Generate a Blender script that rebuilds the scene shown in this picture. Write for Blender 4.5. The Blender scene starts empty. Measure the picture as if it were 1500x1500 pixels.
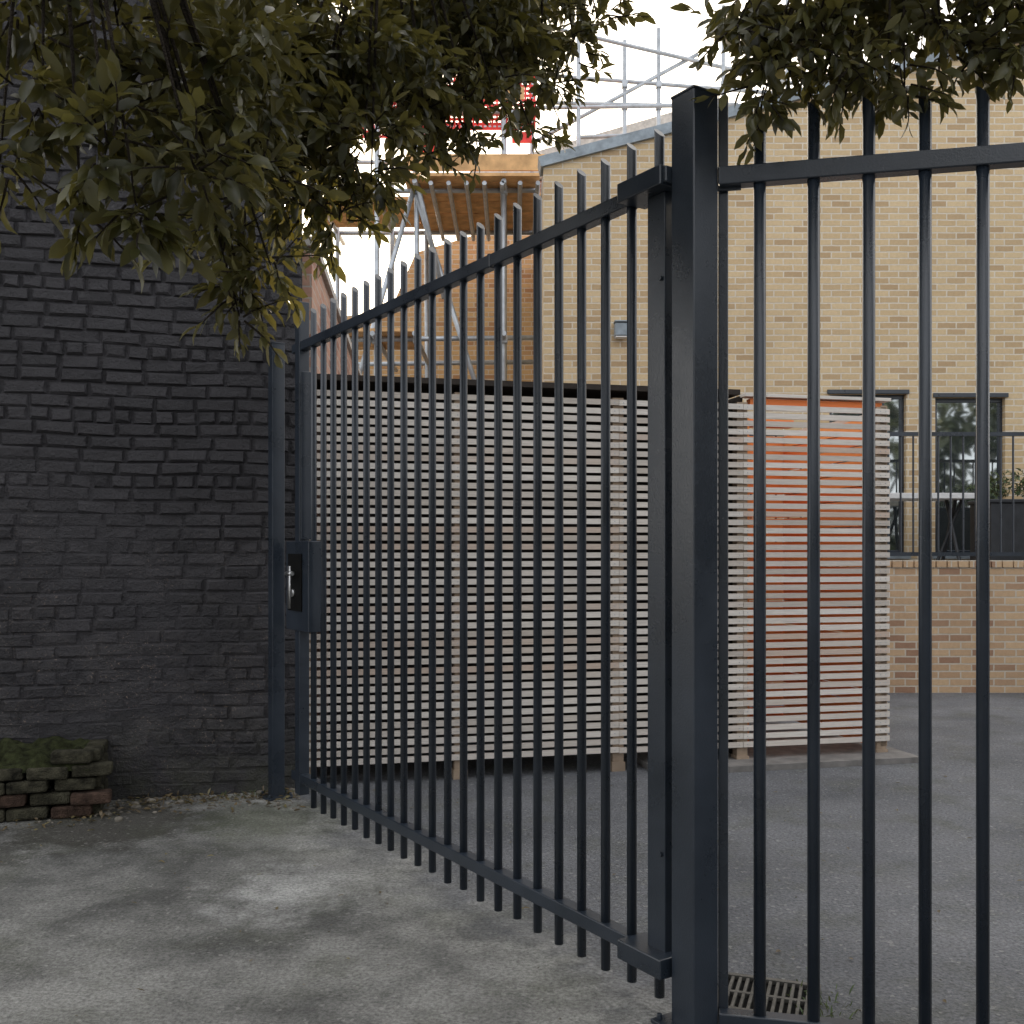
import bpy, math, random
import numpy as np
from mathutils import Vector, Matrix, noise
random.seed(7); rng=np.random.default_rng(7)
S=bpy.context.scene
COL=S.collection
# ------------------------------------------------------------------ helpers
def V(*a): return Vector(a)
class MB:
    def __init__(s): s.v=[]; s.f=[]; s.a=[]
    def add(s,vs,fs,r=0.5):
        o=len(s.v); s.v+= [tuple(x) for x in vs]; s.f+=[tuple(i+o for i in f) for f in fs]; s.a+=[r]*len(vs)
    def box(s,c,sz,ex=(1,0,0),ey=None,ez=(0,0,1),r=0.5):
        ex=Vector(ex).normalized(); ez=Vector(ez).normalized()
        ey=ez.cross(ex).normalized() if ey is None else Vector(ey).normalized()
        c=Vector(c); X=ex*sz[0]/2; Y=ey*sz[1]/2; Z=ez*sz[2]/2
        vs=[c-X-Y-Z,c+X-Y-Z,c+X+Y-Z,c-X+Y-Z,c-X-Y+Z,c+X-Y+Z,c+X+Y+Z,c-X+Y+Z]
        s.add(vs,[(0,3,2,1),(4,5,6,7),(0,1,5,4),(1,2,6,5),(2,3,7,6),(3,0,4,7)],r)
    def bb(s,x0,x1,y0,y1,z0,z1,r=0.5): s.box(((x0+x1)/2,(y0+y1)/2,(z0+z1)/2),(x1-x0,y1-y0,z1-z0),r=r)
    def tube(s,pts,rad,n=8,cap=True,r=0.5):
        pts=[Vector(p) for p in pts]
        if not hasattr(rad,'__len__'): rad=[rad]*len(pts)
        vs=[];fs=[]
        for i,p in enumerate(pts):
            d=(pts[min(i+1,len(pts)-1)]-pts[max(i-1,0)]).normalized()
            u=d.cross(V(0,0,1)) if abs(d.z)<.95 else d.cross(V(1,0,0)); u.normalize(); w=d.cross(u)
            for k in range(n):
                a=2*math.pi*k/n; vs.append(p+(u*math.cos(a)+w*math.sin(a))*rad[i])
        for i in range(len(pts)-1):
            for k in range(n):
                a=i*n+k;b=i*n+(k+1)%n; fs.append((a,b,b+n,a+n))
        if cap: fs.append(tuple(range(n))[::-1]); fs.append(tuple(range(len(vs)-n,len(vs))))
        s.add(vs,fs,r)
    def obj(s,name,mat,parent=None,smooth=False,bevel=0):
        m=bpy.data.meshes.new(name); m.from_pydata(s.v,[],s.f); m.update()
        at=m.attributes.new('rnd','FLOAT','POINT'); at.data.foreach_set('value',s.a)
        o=bpy.data.objects.new(name,m); COL.objects.link(o); m.materials.append(mat)
        if parent: o.parent=parent
        if smooth:
            for p in m.polygons: p.use_smooth=len(p.vertices)<=4
        if bevel:
            b=o.modifiers.new('bevel','BEVEL'); b.width=bevel; b.segments=2; b.limit_method='ANGLE'
        return o
def empty(name,loc=(0,0,0)):
    e=bpy.data.objects.new(name,None); COL.objects.link(e); e.empty_display_size=.2; return e
class N:
    def __init__(s,name):
        s.m=bpy.data.materials.new(name); s.m.use_nodes=True; s.t=s.m.node_tree; s.b=s.t.nodes['Principled BSDF']; s.o=s.t.nodes['Material Output']
    def n(s,t,ins={},**kw):
        x=s.t.nodes.new(t)
        for k,v in kw.items(): setattr(x,k,v)
        for k,v in ins.items():
            if isinstance(v,bpy.types.NodeSocket): s.t.links.new(v,x.inputs[k])
            else: x.inputs[k].default_value=v
        return x
    def l(s,a,b): s.t.links.new(a,b)
    def coord(s): return s.n('ShaderNodeTexCoord').outputs['Object']
    def noise(s,scale,detail=4,rough=.55,vec=None,dist=0):
        x=s.n('ShaderNodeTexNoise',{'Scale':scale,'Detail':detail,'Roughness':rough,'Distortion':dist}); s.l(vec or s.coord(),x.inputs['Vector']); return x.outputs['Fac']
    def ramp(s,f,stops):
        x=s.n('ShaderNodeValToRGB'); s.l(f,x.inputs[0]); e=x.color_ramp.elements
        while len(e)<len(stops): e.new(.5)
        for i,(p,c) in enumerate(stops):
            e[i].position=p; e[i].color=(c,c,c,1) if not hasattr(c,'__len__') else (*c,1)
        return x.outputs[0]
    def mix(s,f,a,b,mode='MIX'):
        x=s.n('ShaderNodeMix',data_type='RGBA',blend_type=mode)
        for i,v in ((0,f),(6,a),(7,b)):
            if isinstance(v,bpy.types.NodeSocket): s.l(v,x.inputs[i])
            elif i==0: x.inputs[0].default_value=v
            else: x.inputs[i].default_value=(*v,1)
        return x.outputs[2]
    def math(s,op,a,b=0.0,clamp=False):
        x=s.n('ShaderNodeMath',operation=op,use_clamp=clamp)
        for i,v in ((0,a),(1,b)):
            if isinstance(v,bpy.types.NodeSocket): s.l(v,x.inputs[i])
            else: x.inputs[i].default_value=v
        return x.outputs[0]
    def bump(s,h,dist=.01,st=1,nrm=None):
        x=s.n('ShaderNodeBump',{'Strength':st,'Distance':dist}); s.l(h,x.inputs['Height'])
        if nrm: s.l(nrm,x.inputs['Normal'])
        s.l(x.outputs[0],s.b.inputs['Normal']); return x.outputs[0]
    def base(s,c,rough=.8,spec=.4,metal=0):
        if isinstance(c,bpy.types.NodeSocket): s.l(c,s.b.inputs['Base Color'])
        else: s.b.inputs['Base Color'].default_value=(*c,1)
        if isinstance(rough,bpy.types.NodeSocket): s.l(rough,s.b.inputs['Roughness'])
        else: s.b.inputs['Roughness'].default_value=rough
        s.b.inputs['Specular IOR Level'].default_value=spec; s.b.inputs['Metallic'].default_value=metal
        return s.m
    def rnd(s): return s.n('ShaderNodeAttribute',attribute_name='rnd').outputs['Fac']
def simple(name,c,rough=.7,spec=.4,metal=0,var=.25,scale=12,bump=.002):
    k=N(name); f=k.noise(scale,5); col=k.mix(k.ramp(f,[(.3,0),(.7,1)]),[x*(1-var) for x in c],[x*(1+var) for x in c])
    k.bump(k.noise(scale*8,3),bump); return k.base(col,rough,spec,metal)
# paint
k=N('anthracite_paint'); f=k.noise(3,5,.6)
c=k.mix(k.ramp(f,[(.35,0),(.7,1)]),(.014,.020,.029),(.026,.035,.049))
g=k.ramp(k.noise(45,4,.7),[(.62,0),(.78,1)]); c=k.mix(k.math('MULTIPLY',g,.2),c,(.10,.10,.095))
k.bump(k.noise(160,3),.0012,.5); paint=k.base(c,k.ramp(f,[(.3,.22),(.7,.38)]),.65)
def brickmat(name,c1,c2,c3,mortar,bias=0,ms=.006,bmp=.006,soft=0.1,stain=.3):
    k=N(name); co=k.coord(); sp=k.n('ShaderNodeSeparateXYZ'); k.l(co,sp.inputs[0])
    u=k.math('ADD',sp.outputs[0],sp.outputs[1]); cb=k.n('ShaderNodeCombineXYZ'); k.l(u,cb.inputs[0]); k.l(sp.outputs[2],cb.inputs[1])
    wn=k.n('ShaderNodeTexNoise',{'Scale':9.,'Detail':2.}); k.l(co,wn.inputs['Vector'])
    wv=k.n('ShaderNodeVectorMath',operation='MULTIPLY_ADD'); k.l(wn.outputs['Color'],wv.inputs[0]); wv.inputs[1].default_value=(.012,.010,0); k.l(cb.outputs[0],wv.inputs[2])
    def br(a,b,m):
        x=k.n('ShaderNodeTexBrick',{'Color1':(*a,1),'Color2':(*b,1),'Mortar':(*m,1),'Scale':1.,'Mortar Size':ms,'Mortar Smooth':soft,'Bias':bias,'Brick Width':.225,'Row Height':.075})
        k.l(wv.outputs[0],x.inputs['Vector']); return x
    b=br(c1,c2,mortar); fac=b.outputs['Fac']
    b2=br((0,0,0),(1,1,1),(0,0,0)); b2.offset=.5; 
    sh=k.n('ShaderNodeVectorMath',operation='ADD'); k.l(wv.outputs[0],sh.inputs[0]); sh.inputs[1].default_value=(.225*40,.075*38,0); k.l(sh.outputs[0],b2.inputs['Vector'])
    col=k.mix(k.math('MULTIPLY',k.ramp(b2.outputs['Color'],[(.68,0),(.95,1)]),k.math('SUBTRACT',1.0,fac)),b.outputs['Color'],c3)
    col=k.mix(stain,col,k.ramp(k.noise(26,5,.7),[(.25,.35),(.75,1.)]),'MULTIPLY')
    col=k.mix(stain,col,k.ramp(k.noise(.8,5,.6),[(.3,.55),(.7,1.)]),'MULTIPLY')
    h=k.math('ADD',k.math('MULTIPLY',fac,-1.),k.math('MULTIPLY',k.noise(60,4,.7),.5))
    k.bump(h,bmp,.9); return k.base(col,.88,.25)
ybrick=brickmat('yellow_stock_brick',(.70,.54,.33),(.61,.45,.26),(.50,.355,.205),(.74,.66,.53),stain=.28,ms=.008)
warmlit_brick=brickmat('stock_brick_warm_light_tint',(.72,.46,.22),(.62,.37,.17),(.50,.27,.13),(.72,.58,.42),stain=.25,ms=.008)  # yellow stock brick with the warm sunlight on it put into the colour
ybrick2=brickmat('garden_wall_brick',(.62,.44,.27),(.50,.33,.20),(.36,.215,.14),(.62,.55,.45),stain=.3,ms=.008)
rbrick=brickmat('red_brick',(.55,.30,.22),(.62,.40,.30),(.38,.20,.15),(.6,.52,.45),stain=.3)
# black painted brick
k=N('black_painted_brick'); f=k.noise(1.3,6,.65); c=k.mix(k.ramp(f,[(.3,0),(.7,1)]),(.019,.018,.021),(.038,.036,.041))
sp=k.n('ShaderNodeSeparateXYZ'); k.l(k.coord(),sp.inputs[0])
low=k.n('ShaderNodeMapRange',{'From Min':.2,'From Max':2.1,'To Min':1.,'To Max':0.}); k.l(sp.outputs[2],low.inputs[0])
c=k.mix(k.math('MULTIPLY',k.rnd(),.4),c,(.058,.054,.060))
wear=k.ramp(k.noise(22,6,.75),[(.60,0),(.72,1)]); c=k.mix(k.math('MULTIPLY',wear,.35),c,(.11,.10,.10))
d=k.math('MULTIPLY',k.ramp(k.noise(5,8,.75),[(.48,0),(.75,1)]),low.outputs[0]); c=k.mix(k.math('MULTIPLY',d,.5),c,(.13,.12,.115))
sp2=k.math('MULTIPLY',k.ramp(k.noise(60,4,.8),[(.60,0),(.66,1)]),k.math('MULTIPLY',low.outputs[0],k.ramp(k.noise(2.5,3),[(.42,0),(.58,1)]))); c=k.mix(k.math('MULTIPLY',sp2,.85),c,(.34,.26,.21))
mo=k.n('ShaderNodeMapRange',{'From Min':0.,'From Max':.5,'To Min':1.,'To Max':0.}); k.l(sp.outputs[2],mo.inputs[0])
c=k.mix(k.math('MULTIPLY',k.ramp(k.noise(6,6,.7),[(.4,0),(.6,1)]),k.math('MULTIPLY',mo.outputs[0],.7)),c,(.05,.053,.035))
n1=k.bump(k.noise(20,6,.75),.024,1.); k.bump(k.noise(90,3,.6),.005,.9,n1)
blackpaint=k.base(c,.5,.4)
# slats
k=N('weathered_cedar'); co=k.coord(); mp=k.n('ShaderNodeMapping'); k.l(co,mp.inputs[0]); mp.inputs['Scale'].default_value=(2,2,55)
gr=k.noise(3,6,.6,mp.outputs[0]); c=k.ramp(k.rnd(),[(0,(.52,.455,.39)),(.3,(.70,.64,.575)),(.6,(.78,.725,.66)),(.85,(.64,.575,.51)),(1,(.60,.47,.38))])
c=k.mix(.4,c,k.ramp(gr,[(.3,.5),(.65,1.)]),'MULTIPLY'); c=k.mix(k.ramp(k.noise(1.5,5,.7),[(.5,0),(.9,.6)]),c,(.36,.35,.33)); k.bump(gr,.003,.6); cedar=k.base(c,.8,.25)
postwood=simple('post_timber',(.34,.26,.19),.85,.2,scale=6)
k=N('cedar_glow_tint'); co=k.coord(); mp=k.n('ShaderNodeMapping'); k.l(co,mp.inputs[0]); mp.inputs['Scale'].default_value=(2,2,40)
gr=k.noise(3,6,.6,mp.outputs[0]); c=k.ramp(k.rnd(),[(0,(.80,.15,.035)),(1,(.92,.34,.10))]); c=k.mix(.2,c,k.ramp(gr,[(.3,.5),(.65,1.)]),'MULTIPLY'); glow_cedar=k.base(c,.6,.3)  # sun glow inside the right store section is put into this orange colour
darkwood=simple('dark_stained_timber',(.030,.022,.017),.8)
plank=simple('scaffold_board_timber',(.62,.37,.17),.8,var=.35,scale=5)
galv=simple('galvanised_steel',(.42,.45,.48),.45,.5,.6,var=.2,scale=9)
zinc=simple('zinc_coping',(.24,.28,.31),.5,.5,.2)
render_=simple('pale_render',(.55,.52,.48),.9,.2)
redp=simple('red_plastic',(.80,.04,.035),.5,.5)
whitep=simple('white_painted_board',(.75,.75,.74),.5,.5,var=.05)
darkp=simple('dark_plastic',(.03,.033,.038),.5,.5)
soil=simple('mossy_soil',(.045,.052,.020),.95,.2,var=.7,scale=24,bump=.03)
mossbrick=simple('mossy_brick',(.060,.056,.038),.95,.2,var=.8,scale=14,bump=.025)
oldbrick=simple('old_red_brick',(.075,.048,.036),.95,.2,var=.7,scale=16,bump=.02)
castiron=simple('cast_iron',(.10,.095,.085),.6,.5,.4,var=.4,scale=30)
stone=simple('pebble_stone',(.17,.155,.13),.9,.2,var=.5)
void=simple('drain_void',(.008,.008,.008),.9,.1)
chrome=simple('steel_lock',(.55,.55,.55),.3,.5,.9)
k=N('window_glass'); gl=k.n('ShaderNodeBsdfGlossy',{'Color':(.75,.8,.82,1),'Roughness':.03}); mx=k.n('ShaderNodeMixShader',{0:.55}); k.base((.03,.04,.045),.1,.5)
k.l(k.b.outputs[0],mx.inputs[1]); k.l(gl.outputs[0],mx.inputs[2]); k.l(mx.outputs[0],k.o.inputs[0]); glass=k.m
# leaves
def leafmat(name,cols,back,tf=.2,tcol=(.24,.23,.03)):
    k=N(name); c=k.ramp(k.rnd(),cols); ge=k.n('ShaderNodeNewGeometry')
    c2=k.mix(ge.outputs['Backfacing'],c,back); k.base(c2,.36,.5)
    tr=k.n('ShaderNodeBsdfTranslucent'); k.l(k.mix(.6,c2,tcol),tr.inputs[0]); mx=k.n('ShaderNodeMixShader',{0:tf}); k.l(k.b.outputs[0],mx.inputs[1]); k.l(tr.outputs[0],mx.inputs[2]); k.l(mx.outputs[0],k.o.inputs[0]); return k.m
leafm=leafmat('holm_oak_leaf',[(0,(.013,.017,.006)),(.35,(.026,.030,.010)),(.62,(.058,.060,.020)),(.86,(.13,.125,.045)),(1,(.24,.19,.065))],(.095,.092,.042),.22,(.40,.34,.06))
shrubm=leafmat('shrub_leaf',[(0,(.05,.09,.03)),(1,(.10,.15,.05))],(.1,.13,.07))
farleaf=leafmat('far_tree_leaf',[(0,(.03,.042,.015)),(1,(.06,.075,.03))],(.05,.06,.03),.1)
litterm=leafmat('dry_leaf',[(0,(.07,.05,.03)),(.6,(.14,.10,.05)),(1,(.20,.17,.08))],(.14,.11,.07))
bark=simple('bark',(.045,.036,.028),.95,.2,var=.5,scale=20,bump=.02)
# ground
k=N('asphalt_ground'); co=k.coord(); sp=k.n('ShaderNodeSeparateXYZ'); k.l(co,sp.inputs[0])
nd=k.math('ADD',k.math('MULTIPLY',sp.outputs[0],.839),k.math('MULTIPLY',sp.outputs[1],.545))
nd=k.math('ADD',nd,k.math('MULTIPLY',k.noise(1.6,6,.6),.9))
side=k.n('ShaderNodeMapRange',{'From Min':2.35,'From Max':2.85,'To Min':0.,'To Max':1.}); k.l(nd,side.inputs[0])
ca=k.mix(k.ramp(k.noise(1.1,8,.68),[(.40,0),(.60,1)]),(.105,.105,.100),(.29,.288,.272))
cb_=k.mix(k.ramp(k.noise(.8,6,.6),[(.35,0),(.65,1)]),(.105,.11,.12),(.19,.196,.21))
c=k.mix(side.outputs[0],ca,cb_)
bd=k.math('ABSOLUTE',k.math('SUBTRACT',nd,2.48)); bdm=k.n('ShaderNodeMapRange',{'From Min':0.,'From Max':.3,'To Min':.8,'To Max':0.}); k.l(bd,bdm.inputs[0])
c=k.mix(k.math('MULTIPLY',bdm.outputs[0],k.ramp(k.noise(5,7,.7),[(.4,.2),(.6,1)])),c,(.48,.475,.44))
def spot(x,y,r0,r1):
    w=k.n('ShaderNodeVectorMath',operation='DISTANCE'); k.l(co,w.inputs[0]); w.inputs[1].default_value=(x,y,0)
    dd=k.math('ADD',w.outputs['Value'],k.math('MULTIPLY',k.math('SUBTRACT',k.noise(6,7,.7),.5),1.1))
    m=k.n('ShaderNodeMapRange',{'From Min':r0,'From Max':r1,'To Min':1.,'To Max':0.}); k.l(dd,m.inputs[0]); return m.outputs[0]
c=k.mix(k.math('MULTIPLY',spot(-.95,4.35,.0,.42),.6),c,(.66,.66,.64))
c=k.mix(k.math('MULTIPLY',spot(-2.15,5.45,.35,.6),.85),c,(.05,.046,.038))
c=k.mix(k.math('MULTIPLY',spot(-2.5,4.85,.15,.3),.75),c,(.06,.058,.05))
c=k.mix(k.math('MULTIPLY',spot(-1.3,5.5,.15,.5),.5),c,(.10,.115,.06))
c=k.mix(k.math('MULTIPLY',k.ramp(k.noise(2.3,7,.7),[(.50,0),(.68,1)]),.55),c,(.09,.095,.07))
ag=k.n('ShaderNodeTexVoronoi',{'Scale':75.}); k.l(co,ag.inputs['Vector'])
c=k.mix(.7,c,k.ramp(k.noise(65,4,.75),[(.36,.35),(.60,1.25)]),'MULTIPLY')
pit=k.ramp(k.noise(28,6,.8),[(.57,0),(.65,1)]); c=k.mix(k.math('MULTIPLY',pit,.45),c,(.05,.05,.046))
chip=k.ramp(ag.outputs['Color'],[(.84,0),(.9,1)]); c=k.mix(k.math('MULTIPLY',chip,.25),c,(.5,.49,.46))
h=k.math('ADD',k.math('MULTIPLY',k.noise(80,4,.7),.8),k.math('ADD',k.math('MULTIPLY',ag.outputs['Distance'],.3),k.math('MULTIPLY',k.noise(5,5),1.2)))
k.bump(h,.013,1.); asphalt=k.base(c,k.ramp(k.noise(3,4),[(.3,.6),(.7,.85)]),.32)
# ------------------------------------------------------------------ ground
b=MB(); b.add([(-250,-250,0),(250,-250,0),(250,250,0),(-250,250,0)],[(0,1,2,3)]); b.obj('ground',asphalt)
# ------------------------------------------------------------------ black brick wall
def brick_relief(b,org,du,nrm,L,H,zfun=None):
    org=Vector(org); du=Vector(du).normalized(); nrm=Vector(nrm).normalized(); up=V(0,0,1)
    rows=int(H/.0755)
    for r in range(rows):
        x=-random.random()*.12-(.11 if r%2 else 0); z0=r*.0755
        head=(r%5==4)
        while x<L:
            w=(.105 if head else .218)+random.uniform(-.016,.016)
            a0=max(x,0); a1=min(x+w,L)
            if a1-a0>.03:
                p=noise.noise(V(a0*1.1,z0*1.1,3)); lowk=min(1,max(.15,(z0-.1)/2.2+p*.9))
                hh=.009*lowk+random.uniform(0,.011)*lowk; g=.0035
                def wz(u): return .013*noise.noise(V(u*1.7,z0*1.3,9))
                zr=random.uniform(-.004,.004); i=.010
                def P(u,z,d): return org+du*u+up*(z+wz(u)+zr)+nrm*d
                zz0=z0+g; zz1=z0+.0755-g; gx=.005
                tl=random.uniform(-.005,.005); t2=random.uniform(-.005,.005)
                j=lambda:random.uniform(-.007,.007)
                vs=[P(a0+gx,zz0,-.002),P(a1-gx,zz0,-.002),P(a1-gx,zz1,-.002),P(a0+gx,zz1,-.002),
                    P(a0+gx+i+j(),zz0+i+j(),hh+tl),P(a1-gx-i+j(),zz0+i+j(),hh-tl),P(a1-gx-i+j(),zz1-i+j(),hh-tl+t2),P(a0+gx+i+j(),zz1-i+j(),hh+tl+t2),
                    P(a0+gx,zz0,hh*.3),P(a1-gx,zz0,hh*.3),P(a1-gx,zz1,hh*.3),P(a0+gx,zz1,hh*.3)]
                fs=[(0,1,9,8),(1,2,10,9),(2,3,11,10),(3,0,8,11),(8,9,5,4),(9,10,6,5),(10,11,7,6),(11,8,4,7),(4,5,6,7)]
                b.add(vs,fs,random.random())
            x+=w+.008
W0=V(-1.27,6.2,0); wd=V(-1,-.25,0).normalized(); wn=V(.2425,-.970,0).normalized()
WL=4.3; WH=6.6
bw=empty('black_brick_wall')
b=MB(); brick_relief(b,W0,wd,wn,WL,WH); b.obj('painted_bricks',blackpaint,bw)
b=MB(); c0=W0+wd*WL/2-wn*.16+V(0,0,WH/2); b.box(c0,(WL,.32,WH),ex=wd,r=.3); b.obj('wall_core',blackpaint,bw)
b=MB(); b.box(W0+wd*WL/2-wn*.15+V(0,0,WH+.04),(WL+.1,.42,.08),ex=wd); b.obj('coping',zinc,bw)
# red return wall
b=MB(); b.box(V(-1.75,10.4,1.7),(7.7,.24,3.4),ex=(-.09,1,0)); 
e=empty('red_brick_wall'); b.obj('wall',rbrick,e); b=MB(); b.box(V(-1.75,10.4,3.43),(7.75,.3,.06),ex=(-.09,1,0)); b.obj('coping',render_,e)
# ------------------------------------------------------------------ gate
g=V(-.545,.839,0).normalized(); n=V(.839,.545,0).normalized(); G0=V(.5,3.2,0)
def GP(s,z,d=0): return G0+g*s+n*d+V(0,0,z)
gate=empty('metal_gate')
b=MB()
def cutbar(b,base,zt,zb,r,ax,nn=12,cut=.035):
    vs=[];fs=[]; ax=Vector(ax); px=V(-ax.y,ax.x,0)
    for t in (0,1):
        for i in range(nn):
            a=2*math.pi*i/nn; o=ax*math.cos(a)*r+px*math.sin(a)*r
            z=zb if t==0 else zt-cut*(.5+.5*math.cos(a))
            vs.append((base.x+o.x,base.y+o.y,z))
    for i in range(nn): j=(i+1)%nn; fs.append((i,j,j+nn,i+nn))
    fs.append(tuple(range(nn))[::-1]); fs.append(tuple(range(nn,2*nn))); b.add(vs,fs)
for i in range(23):
    s=.06+.1365*i
    if s>3.02: break
    cutbar(b,GP(s,0)+g*random.uniform(-.002,.002),2.79+random.uniform(-.004,.004),.03+random.uniform(-.006,.006),.0165,-g)
o=b.obj('vertical_bars',paint,gate,smooth=True)
b=MB()
b.box(GP(1.6,2.6),(3.2,.05,.05),ex=g); b.box(GP(1.6,.165),(3.2,.055,.05),ex=g)
b.obj('rails',paint,gate,bevel=.004)
b=MB(); b.box(GP(.045,1.375,-.0),(.085,.052,2.39),ex=g); b.box(GP(3.1,1.46),(.07,.06,2.78),ex=g); b.obj('stiles',paint,gate,bevel=.004)
b=MB()
b.box(GP(.07,2.60,-.02),(.21,.12,.062),ex=g); b.box(GP(.07,.165,-.02),(.21,.12,.062),ex=g)
b.box(GP(.0,2.60,-.0),(.1,.14,.05),ex=g); b.box(GP(1.05,2.6),(.02,.056,.056),ex=g)
b.obj('hinge_brackets',paint,gate,bevel=.004)
b=MB(); b.box(GP(3.05,1.25,-.005),(.34,.09,.50),ex=g); b.box(GP(3.02,1.98,-.005),(.008,.07,.94),ex=g); b.obj('lock_case',paint,gate,bevel=.004)
b=MB(); b.box(GP(3.07,1.27,-.052),(.20,.01,.32),ex=g); b.obj('lock_recess',void,gate)
b=MB(); b.tube([GP(3.08,1.32,-.055),GP(3.08,1.32,-.10),GP(2.98,1.32,-.105)],.012,8); b.tube([GP(3.08,1.21,-.055),GP(3.08,1.21,-.072)],.022,12); b.box(GP(3.14,1.24,-.060),(.035,.012,.24),ex=g); b.obj('lock_handle',chrome,gate,smooth=True)
b=MB()
for s,z in((.02,2.3),(.02,.5),(3.1,2.3)): b.tube([GP(s,z,-.026),GP(s,z,-.034)],.008,6)
b.obj('bolts',paint,gate)
def post(cx,cy,sz,h,nm):
    e=empty(nm); b=MB(); b.box(V(cx,cy,h/2),(sz,sz,h),ex=g); b.obj('shaft',paint,e,bevel=.004)
    b=MB(); b.box(V(cx,cy,h+.002),(sz+.004,sz+.004,.008),ex=g); b.obj('cap',paint,e,bevel=.002)
    b=MB(); b.box(V(cx,cy,.006),(sz+.09,sz+.09,.012),ex=g)
    for i in(-1,1):
        for j in(-1,1): b.tube([V(cx,cy,.012)+g*i*(sz/2+.025)+n*j*(sz/2+.025),V(cx,cy,.03)+g*i*(sz/2+.025)+n*j*(sz/2+.025)],.009,6)
    b.obj('base_plate',paint,e,bevel=.002); return e
post(.556,3.117,.1,2.83,'gate_post')
post(-1.385,6.02,.075,2.66,'gate_post')
# ------------------------------------------------------------------ fence (right)
F0=V(.62,3.12,0); fd=V(.976,-.217,0).normalized(); fn=V(.217,.976,0)
fe=empty('metal_fence'); b=MB()
for i in range(17): 
    p=F0+fd*(.131+.1565*i); cutbar(b,p,2.79,.004,.0185,fd,14,.04)
b.obj('vertical_bars',paint,fe,smooth=True)
b=MB(); b.box(F0+fd*1.33+V(0,0,2.582),(2.64,.052,.056),ex=fd); b.box(F0+fd*1.33+V(0,0,.03),(2.64,.05,.04),ex=fd); b.obj('rails',paint,fe,bevel=.004)
b=MB(); b.box(V(.652,3.16,1.42),(.03,.055,2.83),ex=fd); b.box(F0+fd*2.68+V(0,0,1.42),(.1,.1,2.84),ex=fd); b.obj('end_stiles',paint,fe,bevel=.003)
b=MB(); b.box(V(.662,3.118,2.582),(.07,.012,.075),ex=fd); b.tube([V(.662,3.112,2.59),V(.66,3.10,2.59)],.008,6); b.obj('fixing_bracket',paint,fe,bevel=.002)
# drain
dg=empty('drain_grate'); ex=V(.94,-.33,0).normalized(); ey=V(.33,.94,0).normalized(); dc=V(.82,3.29,0)
b=MB(); b.box(dc+V(0,0,.004),(.29,.25,.004),ex=ex); b.obj('void',void,dg)
b=MB()
for s in(-1,1): b.box(dc+ey*s*.13+V(0,0,.011),(.32,.02,.022),ex=ex); b.box(dc+ex*s*.15+V(0,0,.011),(.02,.24,.022),ex=ex)
for i in range(-5,6): b.box(dc+ex*i*.0245+V(0,0,.010),(.011,.24,.018),ex=ex)
b.box(dc+V(0,0,.0105),(.28,.016,.0195),ex=ex); b.obj('bars',castiron,dg,bevel=.002)
# ------------------------------------------------------------------ slatted store
st=empty('slatted_timber_store'); sd=V(1,.227,0).normalized(); sn=V(.227,-1,0).normalized(); S0=V(-1.3,6.553-.227*1.3,0)
SL=4.03
def SP(u,z,d=0): return S0+sd*u+sn*d+V(0,0,z)
def slatpanel(b,P,ex,u0,u1,z0,z1,pitch,hh,joints):
    nr=int((z1-z0)/pitch)
    for r in range(nr+1):
        z=z0+r*pitch
        js=[u0]+joints+[u1]
        for a,c in zip(js[:-1],js[1:]):
            dz=random.uniform(-.002,.002)
            b.box(P((a+c)/2,z+dz,random.uniform(-.0015,.0015)),(c-a-.003,.019,hh+random.uniform(-.001,.001)),ex=(Vector(ex)+V(0,0,random.uniform(-.0012,.0012))),r=random.random())
b=MB(); slatpanel(b,lambda u,z,d:SP(u,z,d),sd,0,SL,.14,2.46,.0555,.0355,[2.05,2.93]); b.obj('front_slats',cedar,st)
b=MB()
for u in(.03,1.0,2.05,2.93,SL-.05): b.box(SP(u,1.24,-.045),(.075,.07,2.42),ex=sd,r=random.random()); b.box(SP(u,.03,-.045),(.09,.09,.06),ex=sd)
b.box(SP(SL-.03,1.27,-.012),(.05,.004,2.38),ex=sd); b.obj('posts',postwood,st)
b=MB()
D=1.5
nr=int(2.32/.0555)
for r in range(nr+1):
    z=.14+r*.0555; b.box(SP(SL,z,-D/2),(D,.019,.036),ex=sn,r=random.random()); 
b.obj('side_slats',cedar,st)
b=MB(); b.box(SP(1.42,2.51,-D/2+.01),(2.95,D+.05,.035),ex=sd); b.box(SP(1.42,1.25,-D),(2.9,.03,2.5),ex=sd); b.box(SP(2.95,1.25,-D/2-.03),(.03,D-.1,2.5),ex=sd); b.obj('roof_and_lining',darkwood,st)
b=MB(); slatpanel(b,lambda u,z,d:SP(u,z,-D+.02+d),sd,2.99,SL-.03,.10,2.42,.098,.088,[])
for r in range(24): b.box(SP(SL-.03,.10+r*.098,-D/2-.02),(D-.12,.015,.09),ex=sn,r=random.random())  # side lining added to carry the orange glow colour round the corner
b.obj('rear_boards',glow_cedar,st)
b=MB(); b.box(SP(3.5,2.5,-D+.06),(1.1,.10,.06),ex=sd); b.box(SP(3.1,1.24,-.5),(.16,.16,2.4),ex=sd,r=1); b.box(SP(3.5,2.45,-.06),(1.0,.05,.06),ex=sd); b.obj('top_beam',glow_cedar,st)
b=MB(); b.box(SP(3.5,2.502,-.05),(1.1,.10,.022),ex=sd); b.obj('top_capping',cedar,st)
b=MB()
for u in (2.02,2.08,2.90,2.96,SL-.07,SL-.03,.98,1.03):
    for r in range(nr+1): b.tube([SP(u,.14+r*.0555,.0095),SP(u,.14+r*.0555,.0115)],.0035,6)
b.obj('screws',galv,st)
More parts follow.
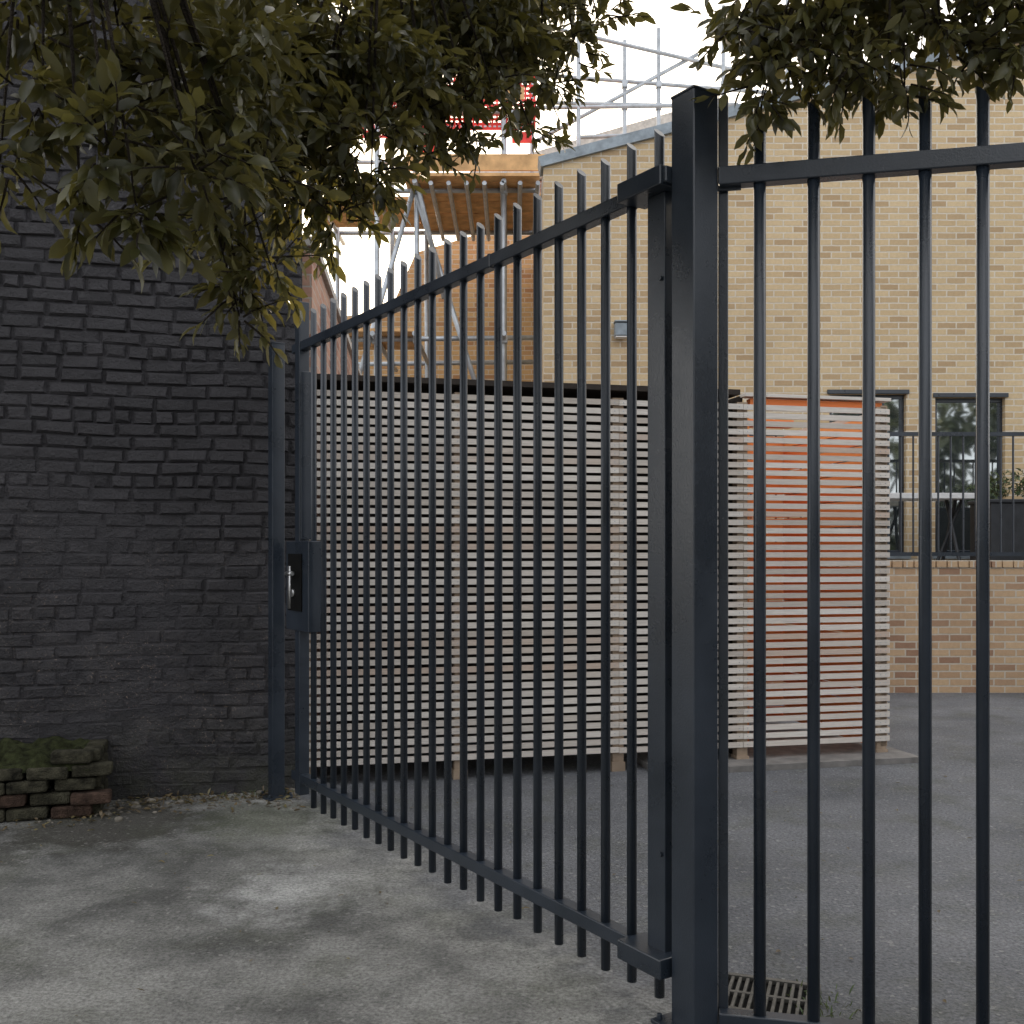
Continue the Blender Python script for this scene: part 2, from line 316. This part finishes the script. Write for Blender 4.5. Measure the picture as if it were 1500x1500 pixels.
b=MB(); b.box(SP(3.2,.02,-.25),(1.9,.9,.04),ex=sd); b.obj('paving_slab',simple('paving',(.18,.17,.16),.9),st)
# ------------------------------------------------------------------ yellow brick building
yb=empty('yellow_brick_building'); Y=12.0
XL,XR=.37,13.0
def ztop(x): return 5.94+(x-.37)*.262
wins=[(3.72,4.62,1.4,3.28),(4.96,5.78,1.4,3.24),(7.2,8.1,1.4,3.24)]
b=MB()
xs=sorted(set([XL,XR]+[w for q in wins for w in q[:2]]))
for a,c in zip(xs[:-1],xs[1:]):
    w=[q for q in wins if q[0]==a and q[1]==c]
    if w:
        q=w[0]; b.add([(a,Y,q[3]),(c,Y,q[3]),(c,Y,ztop(c)),(a,Y,ztop(a))],[(0,1,2,3)]); b.add([(a,Y,0),(c,Y,0),(c,Y,q[2]),(a,Y,q[2])],[(0,1,2,3)])
        b.add([(a,Y,q[2]),(a,Y+.12,q[2]),(a,Y+.12,q[3]),(a,Y,q[3])],[(0,1,2,3)]); b.add([(c,Y,q[2]),(c,Y+.12,q[2]),(c,Y+.12,q[3]),(c,Y,q[3])],[(3,2,1,0)])
        b.add([(a,Y,q[3]),(a,Y+.12,q[3]),(c,Y+.12,q[3]),(c,Y,q[3])],[(0,1,2,3)])
    else: b.add([(a,Y,0),(c,Y,0),(c,Y,ztop(c)),(a,Y,ztop(a))],[(0,1,2,3)])
b.add([(XL,Y,0),(XL,Y+7,0),(XL,Y+7,5.94),(XL,Y,5.94)],[(3,2,1,0)])
b.add([(XR,Y,0),(XR,Y+7,0),(XR,Y+7,ztop(XR)),(XR,Y,ztop(XR))],[(0,1,2,3)])
b.obj('walls',ybrick,yb)
b=MB(); sl=V(1,0,.262).normalized(); L=(XR-XL)/sl.x
mid=V((XL+XR)/2,Y,ztop((XL+XR)/2))
b.box(mid+V(0,.12,.06),(L+.1,.34,.12),ex=sl,ey=(0,1,0),ez=V(-.262,0,1)); b.obj('coping',zinc,yb)
b=MB(); b.box(mid+V(0,3.6,-.1),(L,6.8,.1),ex=sl,ey=(0,1,0),ez=V(-.262,0,1)); b.obj('roof',render_,yb)
bf=MB(); bgl=MB(); bs=MB(); bi=MB()
for a,c,z0,z1 in wins:
    y=Y+.09; t=.05
    bf.bb(a,c,y-.02,y+.03,z1-t,z1); bf.bb(a,c,y-.02,y+.03,z0,z0+t); bf.bb(a,a+t,y-.02,y+.03,z0+t,z1-t); bf.bb(c-t,c,y-.02,y+.03,z0+t,z1-t)
    bf.bb((a+c)/2+.18,(a+c)/2+.22,y-.018,y+.028,z0+t,z1-t)
    bgl.bb(a+t,c-t,y,y+.01,z0+t,z1-t); bs.bb(a-.04,c+.04,Y-.04,Y+.08,z0-.05,z0-.002); bi.bb(a,c,Y+.13,Y+.15,z0,z1)
    bf.bb(a-.03,c+.03,Y-.025,Y-.003,z1-.0,z1+.05)
bf.obj('window_frames',paint,yb,bevel=.004); bgl.obj('window_glass',glass,yb); bs.obj('sills',zinc,yb); bi.obj('window_backing',darkp,yb)
# wall lamp
wl=empty('wall_lamp'); b=MB(); b.bb(1.19,1.34,11.82,11.96,3.93,4.08); b.bb(1.21,1.32,11.96,11.998,3.95,4.12); b.bb(1.18,1.35,11.80,11.97,4.085,4.105); b.obj('housing',zinc,wl,bevel=.01)
b=MB(); b.bb(1.20,1.33,11.83,11.95,3.915,3.928); b.obj('lens',whitep,wl)
# low garden wall, railing
gw=empty('garden_brick_wall'); b=MB(); b.bb(2.4,13,10.4,10.62,0,1.27); b.obj('wall',ybrick2,gw)
b=MB()
x=2.4
while x<9: b.bb(x+.004,x+.104,10.385,10.635,1.272,1.345,random.random()); x+=.112
b.obj('coping_bricks',ybrick2,gw,bevel=.004)
b=MB(); b.bb(2.4,13,10.62,11.995,0,1.2); b.obj('terrace',simple('paving_terrace',(.2,.19,.18)),gw)
mr=empty('metal_railing'); b=MB()
x=2.45; i=0
while x<8.5:
    if i%13==10: b.bb(x-.03,x+.03,10.47,10.53,1.347,2.68)
    else: b.tube([(x,10.5,1.40),(x,10.5,2.64)],.011,8)
    x+=.128; i+=1
b.bb(2.4,8.6,10.48,10.52,2.62,2.66); b.bb(2.4,8.6,10.48,10.52,1.39,1.43); b.obj('rails_and_bars',paint,mr)
tb=empty('terrace_table'); b=MB(); b.bb(3.7,4.95,10.9,11.5,2.0,2.06); b.obj('top',whitep,tb,bevel=.005)
b=MB(); 
for x in(3.85,4.8):
    for s in(-1,1): b.tube([(x,11.2+s*.28,1.2),(x+.05*s,11.2,2.0)],.02,8)
    b.tube([(x-.2,11.2,1.2),(x+.12,11.2,2.0)],.018,8)
b.obj('legs',darkp,tb)
pb=empty('planter_box'); b=MB(); b.bb(5.05,6.6,10.8,11.3,1.2,1.95); b.bb(5.03,6.62,10.78,11.32,1.95,1.99); b.obj('box',darkp,pb,bevel=.01)
# ------------------------------------------------------------------ leaves generator
LV=np.array([(0,0,0),(-.42,.35,.05),(0,.4,-.01),(.42,.35,.05),(-.36,.72,.0),(.36,.72,.0),(0,.74,-.05),(0,1,-.12)],float)
LFa=np.array([(0,2,1),(0,3,2),(1,2,6),(1,6,4),(2,3,5),(2,5,6),(4,6,7),(6,5,7)])
def leaves_obj(name,pos,dirs,nrms,ln,wd_,rn,mat,parent):
    pos=np.array(pos);d=np.array(dirs);d/=np.linalg.norm(d,axis=1)[:,None]+1e-9
    nn=np.array(nrms); nn-=d*(nn*d).sum(1)[:,None]; nn/=np.linalg.norm(nn,axis=1)[:,None]+1e-9
    sx=np.cross(d,nn); ln=np.array(ln);w=np.array(wd_)
    bend=rng.uniform(.2,2.2,len(pos))
    v=pos[:,None,:]+sx[:,None,:]*(LV[None,:,0]*w[:,None])[...,None]+d[:,None,:]*(LV[None,:,1]*ln[:,None])[...,None]+nn[:,None,:]*(LV[None,:,2]*ln[:,None]*bend[:,None])[...,None]
    M=len(LV); nL=len(pos)
    fa=(LFa[None]+ (np.arange(nL)*M)[:,None,None]).reshape(-1,3)
    me=bpy.data.meshes.new(name); me.vertices.add(nL*M); me.vertices.foreach_set('co',v.reshape(-1))
    me.loops.add(fa.size); me.loops.foreach_set('vertex_index',fa.reshape(-1).astype(np.int32))
    me.polygons.add(len(fa)); me.polygons.foreach_set('loop_start',(np.arange(len(fa))*3).astype(np.int32)); 
    me.update(calc_edges=True); me.validate()
    at=me.attributes.new('rnd','FLOAT','POINT'); at.data.foreach_set('value',np.repeat(np.array(rn),M))
    me.polygons.foreach_set('use_smooth',np.ones(len(fa),bool))
    me.materials.append(mat); o=bpy.data.objects.new(name,me); COL.objects.link(o); o.parent=parent; return o
class LS:
    def __init__(s): s.p=[];s.d=[];s.n=[];s.l=[];s.w=[];s.r=[]
    def add(s,p,d,n,l,w,r): s.p.append(p);s.d.append(d);s.n.append(n);s.l.append(l);s.w.append(w);s.r.append(r)
    def obj(s,nm,m,par): print(nm,len(s.p)); return leaves_obj(nm,s.p,s.d,s.n,s.l,s.w,s.r,m,par)
tree=empty('holm_oak_tree'); ls=LS(); tw=MB()
def rv(): return Vector(rng.normal(size=3)).normalized()
def twig(p,d,L,nl,ll,tube=True):
    base=random.random()
    side=d.cross(rv()).normalized()
    pts=[p]; q=Vector(p); dd=Vector(d)
    for i in range(3):
        dd=(dd+rv()*.18+V(0,0,-.10)).normalized(); q=q+dd*L/3; pts.append(q)
    if tube: tw.tube(pts,[.0035,.003,.0022,.0012],4,False)
    for i in range(nl):
        t=(i+.6)/nl; sgm=min(int(t*3),2); f=t*3-sgm; pos=pts[sgm].lerp(pts[sgm+1],f); ax=(pts[sgm+1]-pts[sgm]).normalized()
        a=i*2.4+random.uniform(-.3,.3); sdv=(Matrix.Rotation(a,3,ax)@side)
        dr=(ax*random.uniform(.5,1.0)+sdv*.9+V(0,0,-.3)).normalized() if i<nl-2 else (ax+sdv*.3).normalized()
        nr_=(V(0,0,1)+rv()*.75+sdv*-.2)
        l=ll*random.uniform(.6,1.2)
        ls.add(pos,dr,nr_,l,l*random.uniform(.40,.52),min(1,max(0,base*.6+random.random()*.45)))
def lobe(c,r,ntw,ll=.062,flat=.8,tube=True,tl=1.):
    c=Vector(c)
    for i in range(ntw):
        o=rv()*(random.random()**.5)*r; o.z*=flat
        d=(o.normalized()*.9+rv()*.7+V(0,0,-.15)).normalized()
        twig(c+o*.75,d,random.uniform(.07,.14)*tl,random.randint(6,10),ll,tube)
L=[ # x,y,z,r
(-1.20,2.4,2.36,.07),(-1.03,2.45,2.25,.06),(-1.10,2.4,2.50,.10),(-.88,2.4,2.25,.07),(-.97,2.5,2.52,.13),(-1.17,2.4,2.72,.14),(-.76,2.45,2.36,.12),(-.93,2.35,2.38,.09),
(-.80,2.8,2.31,.12),(-.735,2.8,2.17,.07),(-.745,2.8,2.09,.03),(-.66,2.8,2.23,.06),(-.70,2.7,2.42,.16),(-.85,2.6,2.62,.18),(-1.0,2.6,2.78,.16),
(-.64,3.2,2.56,.14),(-.54,3.2,2.48,.09),(-.44,3.2,2.60,.07),(-.70,3.2,2.76,.22),(-.46,3.2,2.72,.18),(-.6,3.2,2.66,.16),(-.86,3.1,2.72,.20),(-.95,3.2,2.95,.22),
(-.36,3.6,2.98,.14),(-.20,3.6,2.99,.12),(-.06,3.6,3.05,.11),(-.60,3.5,3.05,.24),(-.36,3.7,3.18,.22),(-.12,3.7,3.2,.18),(-.29,3.6,2.84,.03),(-.12,3.6,2.86,.03),
(.12,4.0,3.24,.12),(.24,4.0,3.42,.13),(.0,4.0,3.42,.2),(-.25,4.0,3.40,.22),(.33,4.0,3.54,.10),(.38,4.0,3.70,.10),(.07,3.9,3.06,.05),
(.66,3.0,2.99,.08),(.73,3.0,2.83,.06),(.78,3.0,2.93,.10),(.73,3.0,2.76,.03),(.88,3.0,2.93,.11),(.98,3.0,2.87,.09),(1.10,3.0,2.86,.10),(1.15,3.0,2.79,.05),(1.0,3.05,3.0,.16),(1.26,3.0,2.95,.11),
(1.38,3.0,2.92,.10),(1.50,2.95,2.90,.12),(1.22,3.05,3.1,.18),(.85,3.05,3.08,.14),(1.45,3.0,3.08,.18),(1.65,2.9,2.92,.16),(.70,3.05,3.10,.08),
]
def lsz(x,y): return .076 if y<2.65 else (.066 if y<3.3 else .06)
for x,y,z,r in L:
    lobe((x,y,z),r,int(6+(560 if y<2.65 else 680)*r*r),lsz(x,y))
for x,y,z,r in L:
    if r<.10: continue
    for q in range(3 if y>3.1 and x<.2 else 2):
        dz=random.uniform(.2,.5); xx=x+random.uniform(-.15,.15)
        if .36<xx<.66 and y<4.2: continue
        if x<-.95 and y<2.65 and q==0: continue
        lobe((xx,y+random.uniform(-.05,.3),z+dz),r*1.2,int(8+400*r*r),.07,tube=False)
# crown overhead, big leaf sprays well above the view
for i in range(46):
    a=random.uniform(0,6.28); rr=random.uniform(0,2.7)
    c=V(-.2+rr*math.cos(a)*1.15, 1.0+rr*math.sin(a), random.uniform(3.9,6.3)-.2*rr)
    m_=1.9+.56*max(c.y,0)+.75
    if c.z<m_: c.z=m_+random.random()*.6
    lobe(c,.55,20,.15,tube=False,tl=2)
ls.obj('foliage',leafm,tree)
T0=V(-1.1,-1.6,0)
def bez(a,b_,sag,k=6):
    a=Vector(a);b_=Vector(b_); m=(a+b_)/2+V(0,0,sag); return [a*(1-t)**2+m*2*t*(1-t)+b_*t*t for t in [i/k for i in range(k+1)]]
def rad(a,b_,k=6): return [a+(b_-a)*i/k for i in range(k+1)]
bk=MB(); bk.tube(bez(T0,T0+V(.25,.3,2.7),.1),rad(.24,.17),14)
F=T0+V(.25,.3,2.6)
limbs=[(-1.0,2.2,3.35),(-.4,3.2,3.75),(.1,3.7,4.15),(1.1,2.9,3.7),(-.6,.3,5.6),(.6,-.2,5.2)]
for lx in limbs: bk.tube(bez(F,lx,.5,10),rad(.12,.03,10),10)
for x,y,z,r in L:
    t=min(limbs,key=lambda q:(V(*q)-V(x,y,z)).length)
    bk.tube(bez(t,(x,y,z),.12,5),rad(.010,.0025,5),5)
bk.obj('trunk_and_branches',bark,tree,smooth=True); tw.obj('twigs',bark,tree)
# planter shrub
ls=LS(); tw=MB()
for i in range(14): lobe((5.1+i*.11,11.05+random.uniform(-.15,.15),2.1+random.uniform(0,.12)),.14,16,.05)
ls.obj('shrub_foliage',shrubm,pb); tw.obj('shrub_stems',bark,pb)
# street trees behind and to the right of the photographer (seen in the reflections)
ls=LS(); bt=MB()
for cx,cy,h in((-7,-11,6),(-2.5,-12.5,7),(2.5,-12,6.5),(7,-10,6),(10.5,-6,6),(12,-1.5,5.5),(12.5,3,5),(-11.5,-8.5,5.5)):
    bt.tube(bez((cx,cy,0),(cx+.3,cy,h*.6),.2),rad(.22,.09),10)
    for i in range(22):
        o=rv(); c=V(cx+o.x*2.3,cy+o.y*2.0,max(.7,h*.52+o.z*h*.45))
        if i<5: bt.tube([V(cx+.1,cy,h*.35),c],[.07,.02],6)
        lobe(c,.8,14,.42,tube=False,tl=4)
e=empty('street_trees'); ls.obj('foliage_masses',farleaf,e); bt.obj('trunks',bark,e)
# litter + weeds
ls=LS()
for i in range(520):
    u=abs(random.gauss(.9,.75)); off=abs(random.gauss(0,.16))+.02
    p=W0+wd*u+wn*off
    if u>1.0: p+=wn*.32*random.random()
    ls.add(Vector((p.x,p.y,.012)),V(random.uniform(-1,1),random.uniform(-1,1),random.uniform(-.1,.3)),V(random.uniform(-.6,.6),random.uniform(-.6,.6),1),random.uniform(.02,.055),random.uniform(.01,.022),random.random())
for i in range(160):
    ls.add(V(random.uniform(-3,3),random.uniform(2.5,8),.008),V(random.uniform(-1,1),random.uniform(-1,1),.1),V(random.uniform(-.5,.5),random.uniform(-.5,.5),1),random.uniform(.015,.04),random.uniform(.008,.016),random.random())
e=empty('leaf_litter'); ls.obj('dry_leaves',litterm,e)
def pebble(b,p,r):
    vs=[];fs=[];nn=7
    rr=[random.uniform(.7,1.15) for _ in range(nn)]
    for zl,sc in((0,.9),(.45,1),(.9,.6)):
        for i in range(nn): a=6.283*i/nn; vs.append((p[0]+math.cos(a)*r*sc*rr[i],p[1]+math.sin(a)*r*sc*rr[i]*.8,p[2]+zl*r*.9))
    for l in range(2):
        for i in range(nn): j=(i+1)%nn; fs.append((l*nn+i,l*nn+j,l*nn+nn+j,l*nn+nn+i))
    fs.append(tuple(range(2*nn,3*nn))); b.add(vs,fs,random.random())
b=MB()
for i in range(220):
    u=abs(random.gauss(.8,.6)); p=W0+wd*u+wn*(.03+abs(random.gauss(0,.2))); pebble(b,(p.x,p.y,-.001),random.uniform(.004,.015) if random.random()<.95 else .028)
for i in range(300): pebble(b,(random.uniform(-3,3.4),random.uniform(2.2,8.),-.001),random.uniform(.002,.006))
b.obj('scattered_stones',stone,smooth=False)
ls=LS()
for i in range(110):
    if i<70: p=dc+ex*random.gauss(.17,.05)+ey*random.gauss(-.0,.12)
    else: p=W0+wd*random.uniform(-.1,.5)+wn*random.uniform(.03,.15)
    ls.add(V(p.x,p.y,.0),V(random.uniform(-1,1),random.uniform(-1,1),random.uniform(.4,1.4)),V(random.uniform(-1,1),random.uniform(-1,1),1),random.uniform(.02,.05),random.uniform(.004,.008),random.random())
e=empty('weeds'); ls.obj('grass_blades',shrubm,e)
# old brick planter at foot of black wall
pl=empty('mossy_brick_planter'); bA=MB(); bB=MB()
px0=W0+wd*1.12; 
for row in range(5):
    u=-.1*(row%2)
    while u<2.2:
        if not(row==4 and random.random()<.45):
            jj=V(random.uniform(-.012,.012),random.uniform(-.02,.02),random.uniform(-.004,.002))
            (bB if (row<2 and random.random()<.5) else bA).box(px0+wd*(u+.11)+wn*(.34)+V(0,0,.036+row*.073)+jj,(.205,.1,.064),ex=(wd+V(0,random.uniform(-.07,.07),random.uniform(-.04,.04))))
        u+=.222
    for q in range(2): bA.box(px0+wd*.03+wn*(.08+q*.17)+V(0,0,.036+row*.073-.004*q),(.1,.15,.064),ex=wd)
bA.obj('mossy_bricks',mossbrick,pl,bevel=.013); bB.obj('red_bricks',oldbrick,pl,bevel=.013)
b=MB(); nx,ny=60,14; vs=[];fs=[]
for i in range(nx+1):
    for j in range(ny+1):
        p=px0+wd*(2.2*i/nx+.02)+wn*(.38*j/ny+.01); h=.31+.06*noise.noise(p*9)+.04*noise.noise(p*25)+.05*(1-j/ny); 
        if i==0: h=.2
        if j==ny: h=.26
        vs.append((p.x,p.y,h))
for i in range(nx):
    for j in range(ny): a=i*(ny+1)+j; fs.append((a,a+1,a+ny+2,a+ny+1))
b.add(vs,fs); b.obj('soil_and_moss',soil,pl,smooth=True)
# ------------------------------------------------------------------ scaffolded building
sb=empty('scaffolded_brick_building')
b=MB()
def prism(b,pts,y0,y1):
    m=len(pts); vs=[(x,y0,z) for x,z in pts]+[(x,y1,z) for x,z in pts]
    fs=[tuple(range(m)),tuple(range(2*m-1,m-1,-1))]+[(i,i+m,(i+1)%m+m,(i+1)%m) for i in range(m)]; b.add(vs,fs)
prism(b,[(-4.2,0),(.9,0),(.9,7.0),(-.5,6.4),(-1.5,6.1),(-1.9,5.2),(-4.2,4.9)],16,20); b.obj('walls',warmlit_brick,sb)
b=MB(); prism(b,[(-.7,7.3),(3.6,8.55),(3.6,9.0),(-.7,7.75)],17,17.5); b.obj('parapet',render_,sb)
b=MB(); prism(b,[(-.6,0),(3.5,0),(3.5,8.5),(-.6,7.3)],17.1,19.9); b.obj('upper_wall',rbrick,sb)
sc=empty('scaffolding'); b=MB(); r=.032
vx=[-2.5,-1.72,-1.2,-.1]
for x in vx:
    for y in(12.9,14.6): b.tube([(x,y,0),(x+random.uniform(-.03,.03),y,7.9+random.uniform(0,.8))],r,8)
for z in(2.2,4.1,5.98,7.0,7.5):
    for y in(12.93,14.63): b.tube([(-2.8,y,z),(.3,y,z+random.uniform(-.04,.04))],r,8)
for x in vx:
    for z in(2.22,4.12,6.0): b.tube([(x,12.6,z),(x,15.2,z)],r,8)
b.tube([(-2.4,12.85,2),(-1.2,12.85,6.1)],r,8); b.tube([(-1.5,12.82,7.4),(-.85,12.82,4.6)],r,8); b.tube([(-.1,12.85,2.4),(-1.2,12.85,5.9)],r,8)
for x in(1.76,2.29,3.3,4.3): b.tube([(x,16,5),(x,16,8.8+x*.35)],r,8)
b.tube([(.2,16,8.9),(4.6,16,8.55)],r,8); b.tube([(.2,16,8.45),(4.6,16,8.35)],r,8); b.tube([(.2,15.4,9.4),(4.6,16.4,8.9)],r,8); b.tube([(.3,16,7.8),(2.9,16,9.2)],r,8); b.tube([(1.0,16,7.9),(3.6,16,8.0)],r,8); b.tube([(.2,15.4,8.1),(3.4,15.4,8.15)],r,8)
for x in(.3,1.0): b.tube([(x,15.4,6),(x,15.4,9.6)],r,8)
b.obj('tubes',galv,sc,smooth=True)
b=MB()
for x in vx:
    for z in(4.1,5.98,7.0): b.box((x,12.9,z),(.09,.09,.1))
for x in(1.76,2.29,3.3):
    for z in(8.38,8.72): b.box((x,16,z),(.09,.09,.1))
b.obj('couplers',galv,sc,bevel=.01)
b=MB()
for i in range(10): b.box((-.42+random.uniform(-.1,.05),12.65+i*.232,6.05+random.uniform(-.006,.006)),(1.65,.222,.038),r=random.random())
for i in range(5): b.box((-2.0,12.75+i*.232,4.17),(1.6,.222,.038))
for i in range(5): b.box((-2.0+random.uniform(-.05,.05),13.4+i*.232,6.02),(1.5,.222,.038))
b.box((-.45,12.55,6.2),(1.7,.03,.2)); b.box((-.6,12.55,7.05),(1.5,.02,.15)); b.obj('boards',plank,sc)
b=MB()
for i in range(7): b.tube([(-1.0+i*.22,12.6,5.97),(-1.0+i*.22,14.9,5.97)],.03,6)
b.obj('transoms',galv,sc)
nt=empty('safety_netting'); b=MB(); bwht=MB()
for x0,x1,z0,z1 in((-2.0,-1.0,6.7,7.5),(-.85,.3,6.8,7.6)):
    z=z0
    while z<z1: b.box(((x0+x1)/2,13.0,z),(x1-x0,.008,.035)); z+=.06
    x=x0
    while x<x1: b.box((x,13.0,(z0+z1)/2),(.025,.009,z1-z0)); x+=.06
b.bb(-1.3,-.9,12.97,13.01,6.5,6.65); b.bb(.0,.25,12.97,13.01,6.62,6.75)
b.obj('mesh_strips',redp,nt); bwht.bb(-.9,-.5,12.96,12.98,6.95,7.07); bwht.bb(-2.0,-1.8,12.96,12.98,7.5,7.62); bwht.obj('white_band',whitep,nt)
# ------------------------------------------------------------------ light
w=bpy.data.worlds.new('World'); S.world=w; w.use_nodes=True; T=w.node_tree; bg=T.nodes['Background']
sky=T.nodes.new('ShaderNodeTexSky'); sky.sky_type='NISHITA'; sky.sun_disc=False
EL=16; AZ=-8
dv=V(math.sin(math.radians(AZ))*math.cos(math.radians(EL)),math.cos(math.radians(AZ))*math.cos(math.radians(EL)),math.sin(math.radians(EL)))
sky.sun_elevation=math.radians(EL); sky.sun_rotation=math.radians(AZ); sky.air_density=1.0; sky.dust_density=3.0; sky.ozone_density=1.0
# thin bright cloud veil over the sky, brighter round the sun
tc=T.nodes.new('ShaderNodeTexCoord'); mp=T.nodes.new('ShaderNodeMapping'); mp.inputs['Scale'].default_value=(1,1,2.5); T.links.new(tc.outputs['Generated'],mp.inputs[0])
nz=T.nodes.new('ShaderNodeTexNoise'); nz.inputs['Scale'].default_value=1.6; nz.inputs['Detail'].default_value=6; T.links.new(mp.outputs[0],nz.inputs['Vector'])
rp=T.nodes.new('ShaderNodeValToRGB'); T.links.new(nz.outputs['Fac'],rp.inputs[0]); rp.color_ramp.elements[0].position=.3; rp.color_ramp.elements[0].color=(.55,.55,.55,1); rp.color_ramp.elements[1].position=.6; rp.color_ramp.elements[1].color=(.88,.88,.88,1)
dt=T.nodes.new('ShaderNodeVectorMath'); dt.operation='DOT_PRODUCT'; T.links.new(tc.outputs['Generated'],dt.inputs[0]); dt.inputs[1].default_value=dv
vr=T.nodes.new('ShaderNodeValToRGB'); mr_=T.nodes.new('ShaderNodeMapRange'); T.links.new(dt.outputs['Value'],mr_.inputs[0]); mr_.inputs[1].default_value=-1; mr_.inputs[2].default_value=1; T.links.new(mr_.outputs[0],vr.inputs[0])
el=vr.color_ramp.elements; el[0].position=0; el[0].color=(.44,.44,.45,1); el[1].position=1; el[1].color=(1,.88,.68,1); e2=el.new(.5); e2.color=(.44,.445,.46,1); e3=el.new(.92); e3.color=(.62,.59,.55,1)
sc_=T.nodes.new('ShaderNodeVectorMath'); sc_.operation='SCALE'; T.links.new(vr.outputs[0],sc_.inputs[0]); sc_.inputs['Scale'].default_value=28.
mx=T.nodes.new('ShaderNodeMix'); mx.data_type='RGBA'; T.links.new(rp.outputs[0],mx.inputs[0]); T.links.new(sky.outputs[0],mx.inputs[6]); T.links.new(sc_.outputs[0],mx.inputs[7])
T.links.new(mx.outputs[2],bg.inputs[0]); bg.inputs[1].default_value=.15
sl_=bpy.data.lights.new('sun','SUN'); sl_.energy=5; sl_.angle=math.radians(.5); sl_.color=(1,.84,.62)
so=bpy.data.objects.new('sun',sl_); COL.objects.link(so)
so.rotation_euler=dv.to_track_quat('Z','Y').to_euler(); so.location=(0,0,20)
cam=bpy.data.cameras.new('camera'); co_=bpy.data.objects.new('camera',cam); COL.objects.link(co_); S.camera=co_
co_.location=(0,0,1.45); co_.rotation_euler=(math.radians(90),0,0); cam.lens=36; cam.sensor_width=36; cam.shift_y=.0373; cam.clip_end=600; cam.clip_start=.05
S.view_settings.view_transform='Standard'; S.view_settings.look='None'; S.view_settings.exposure=0
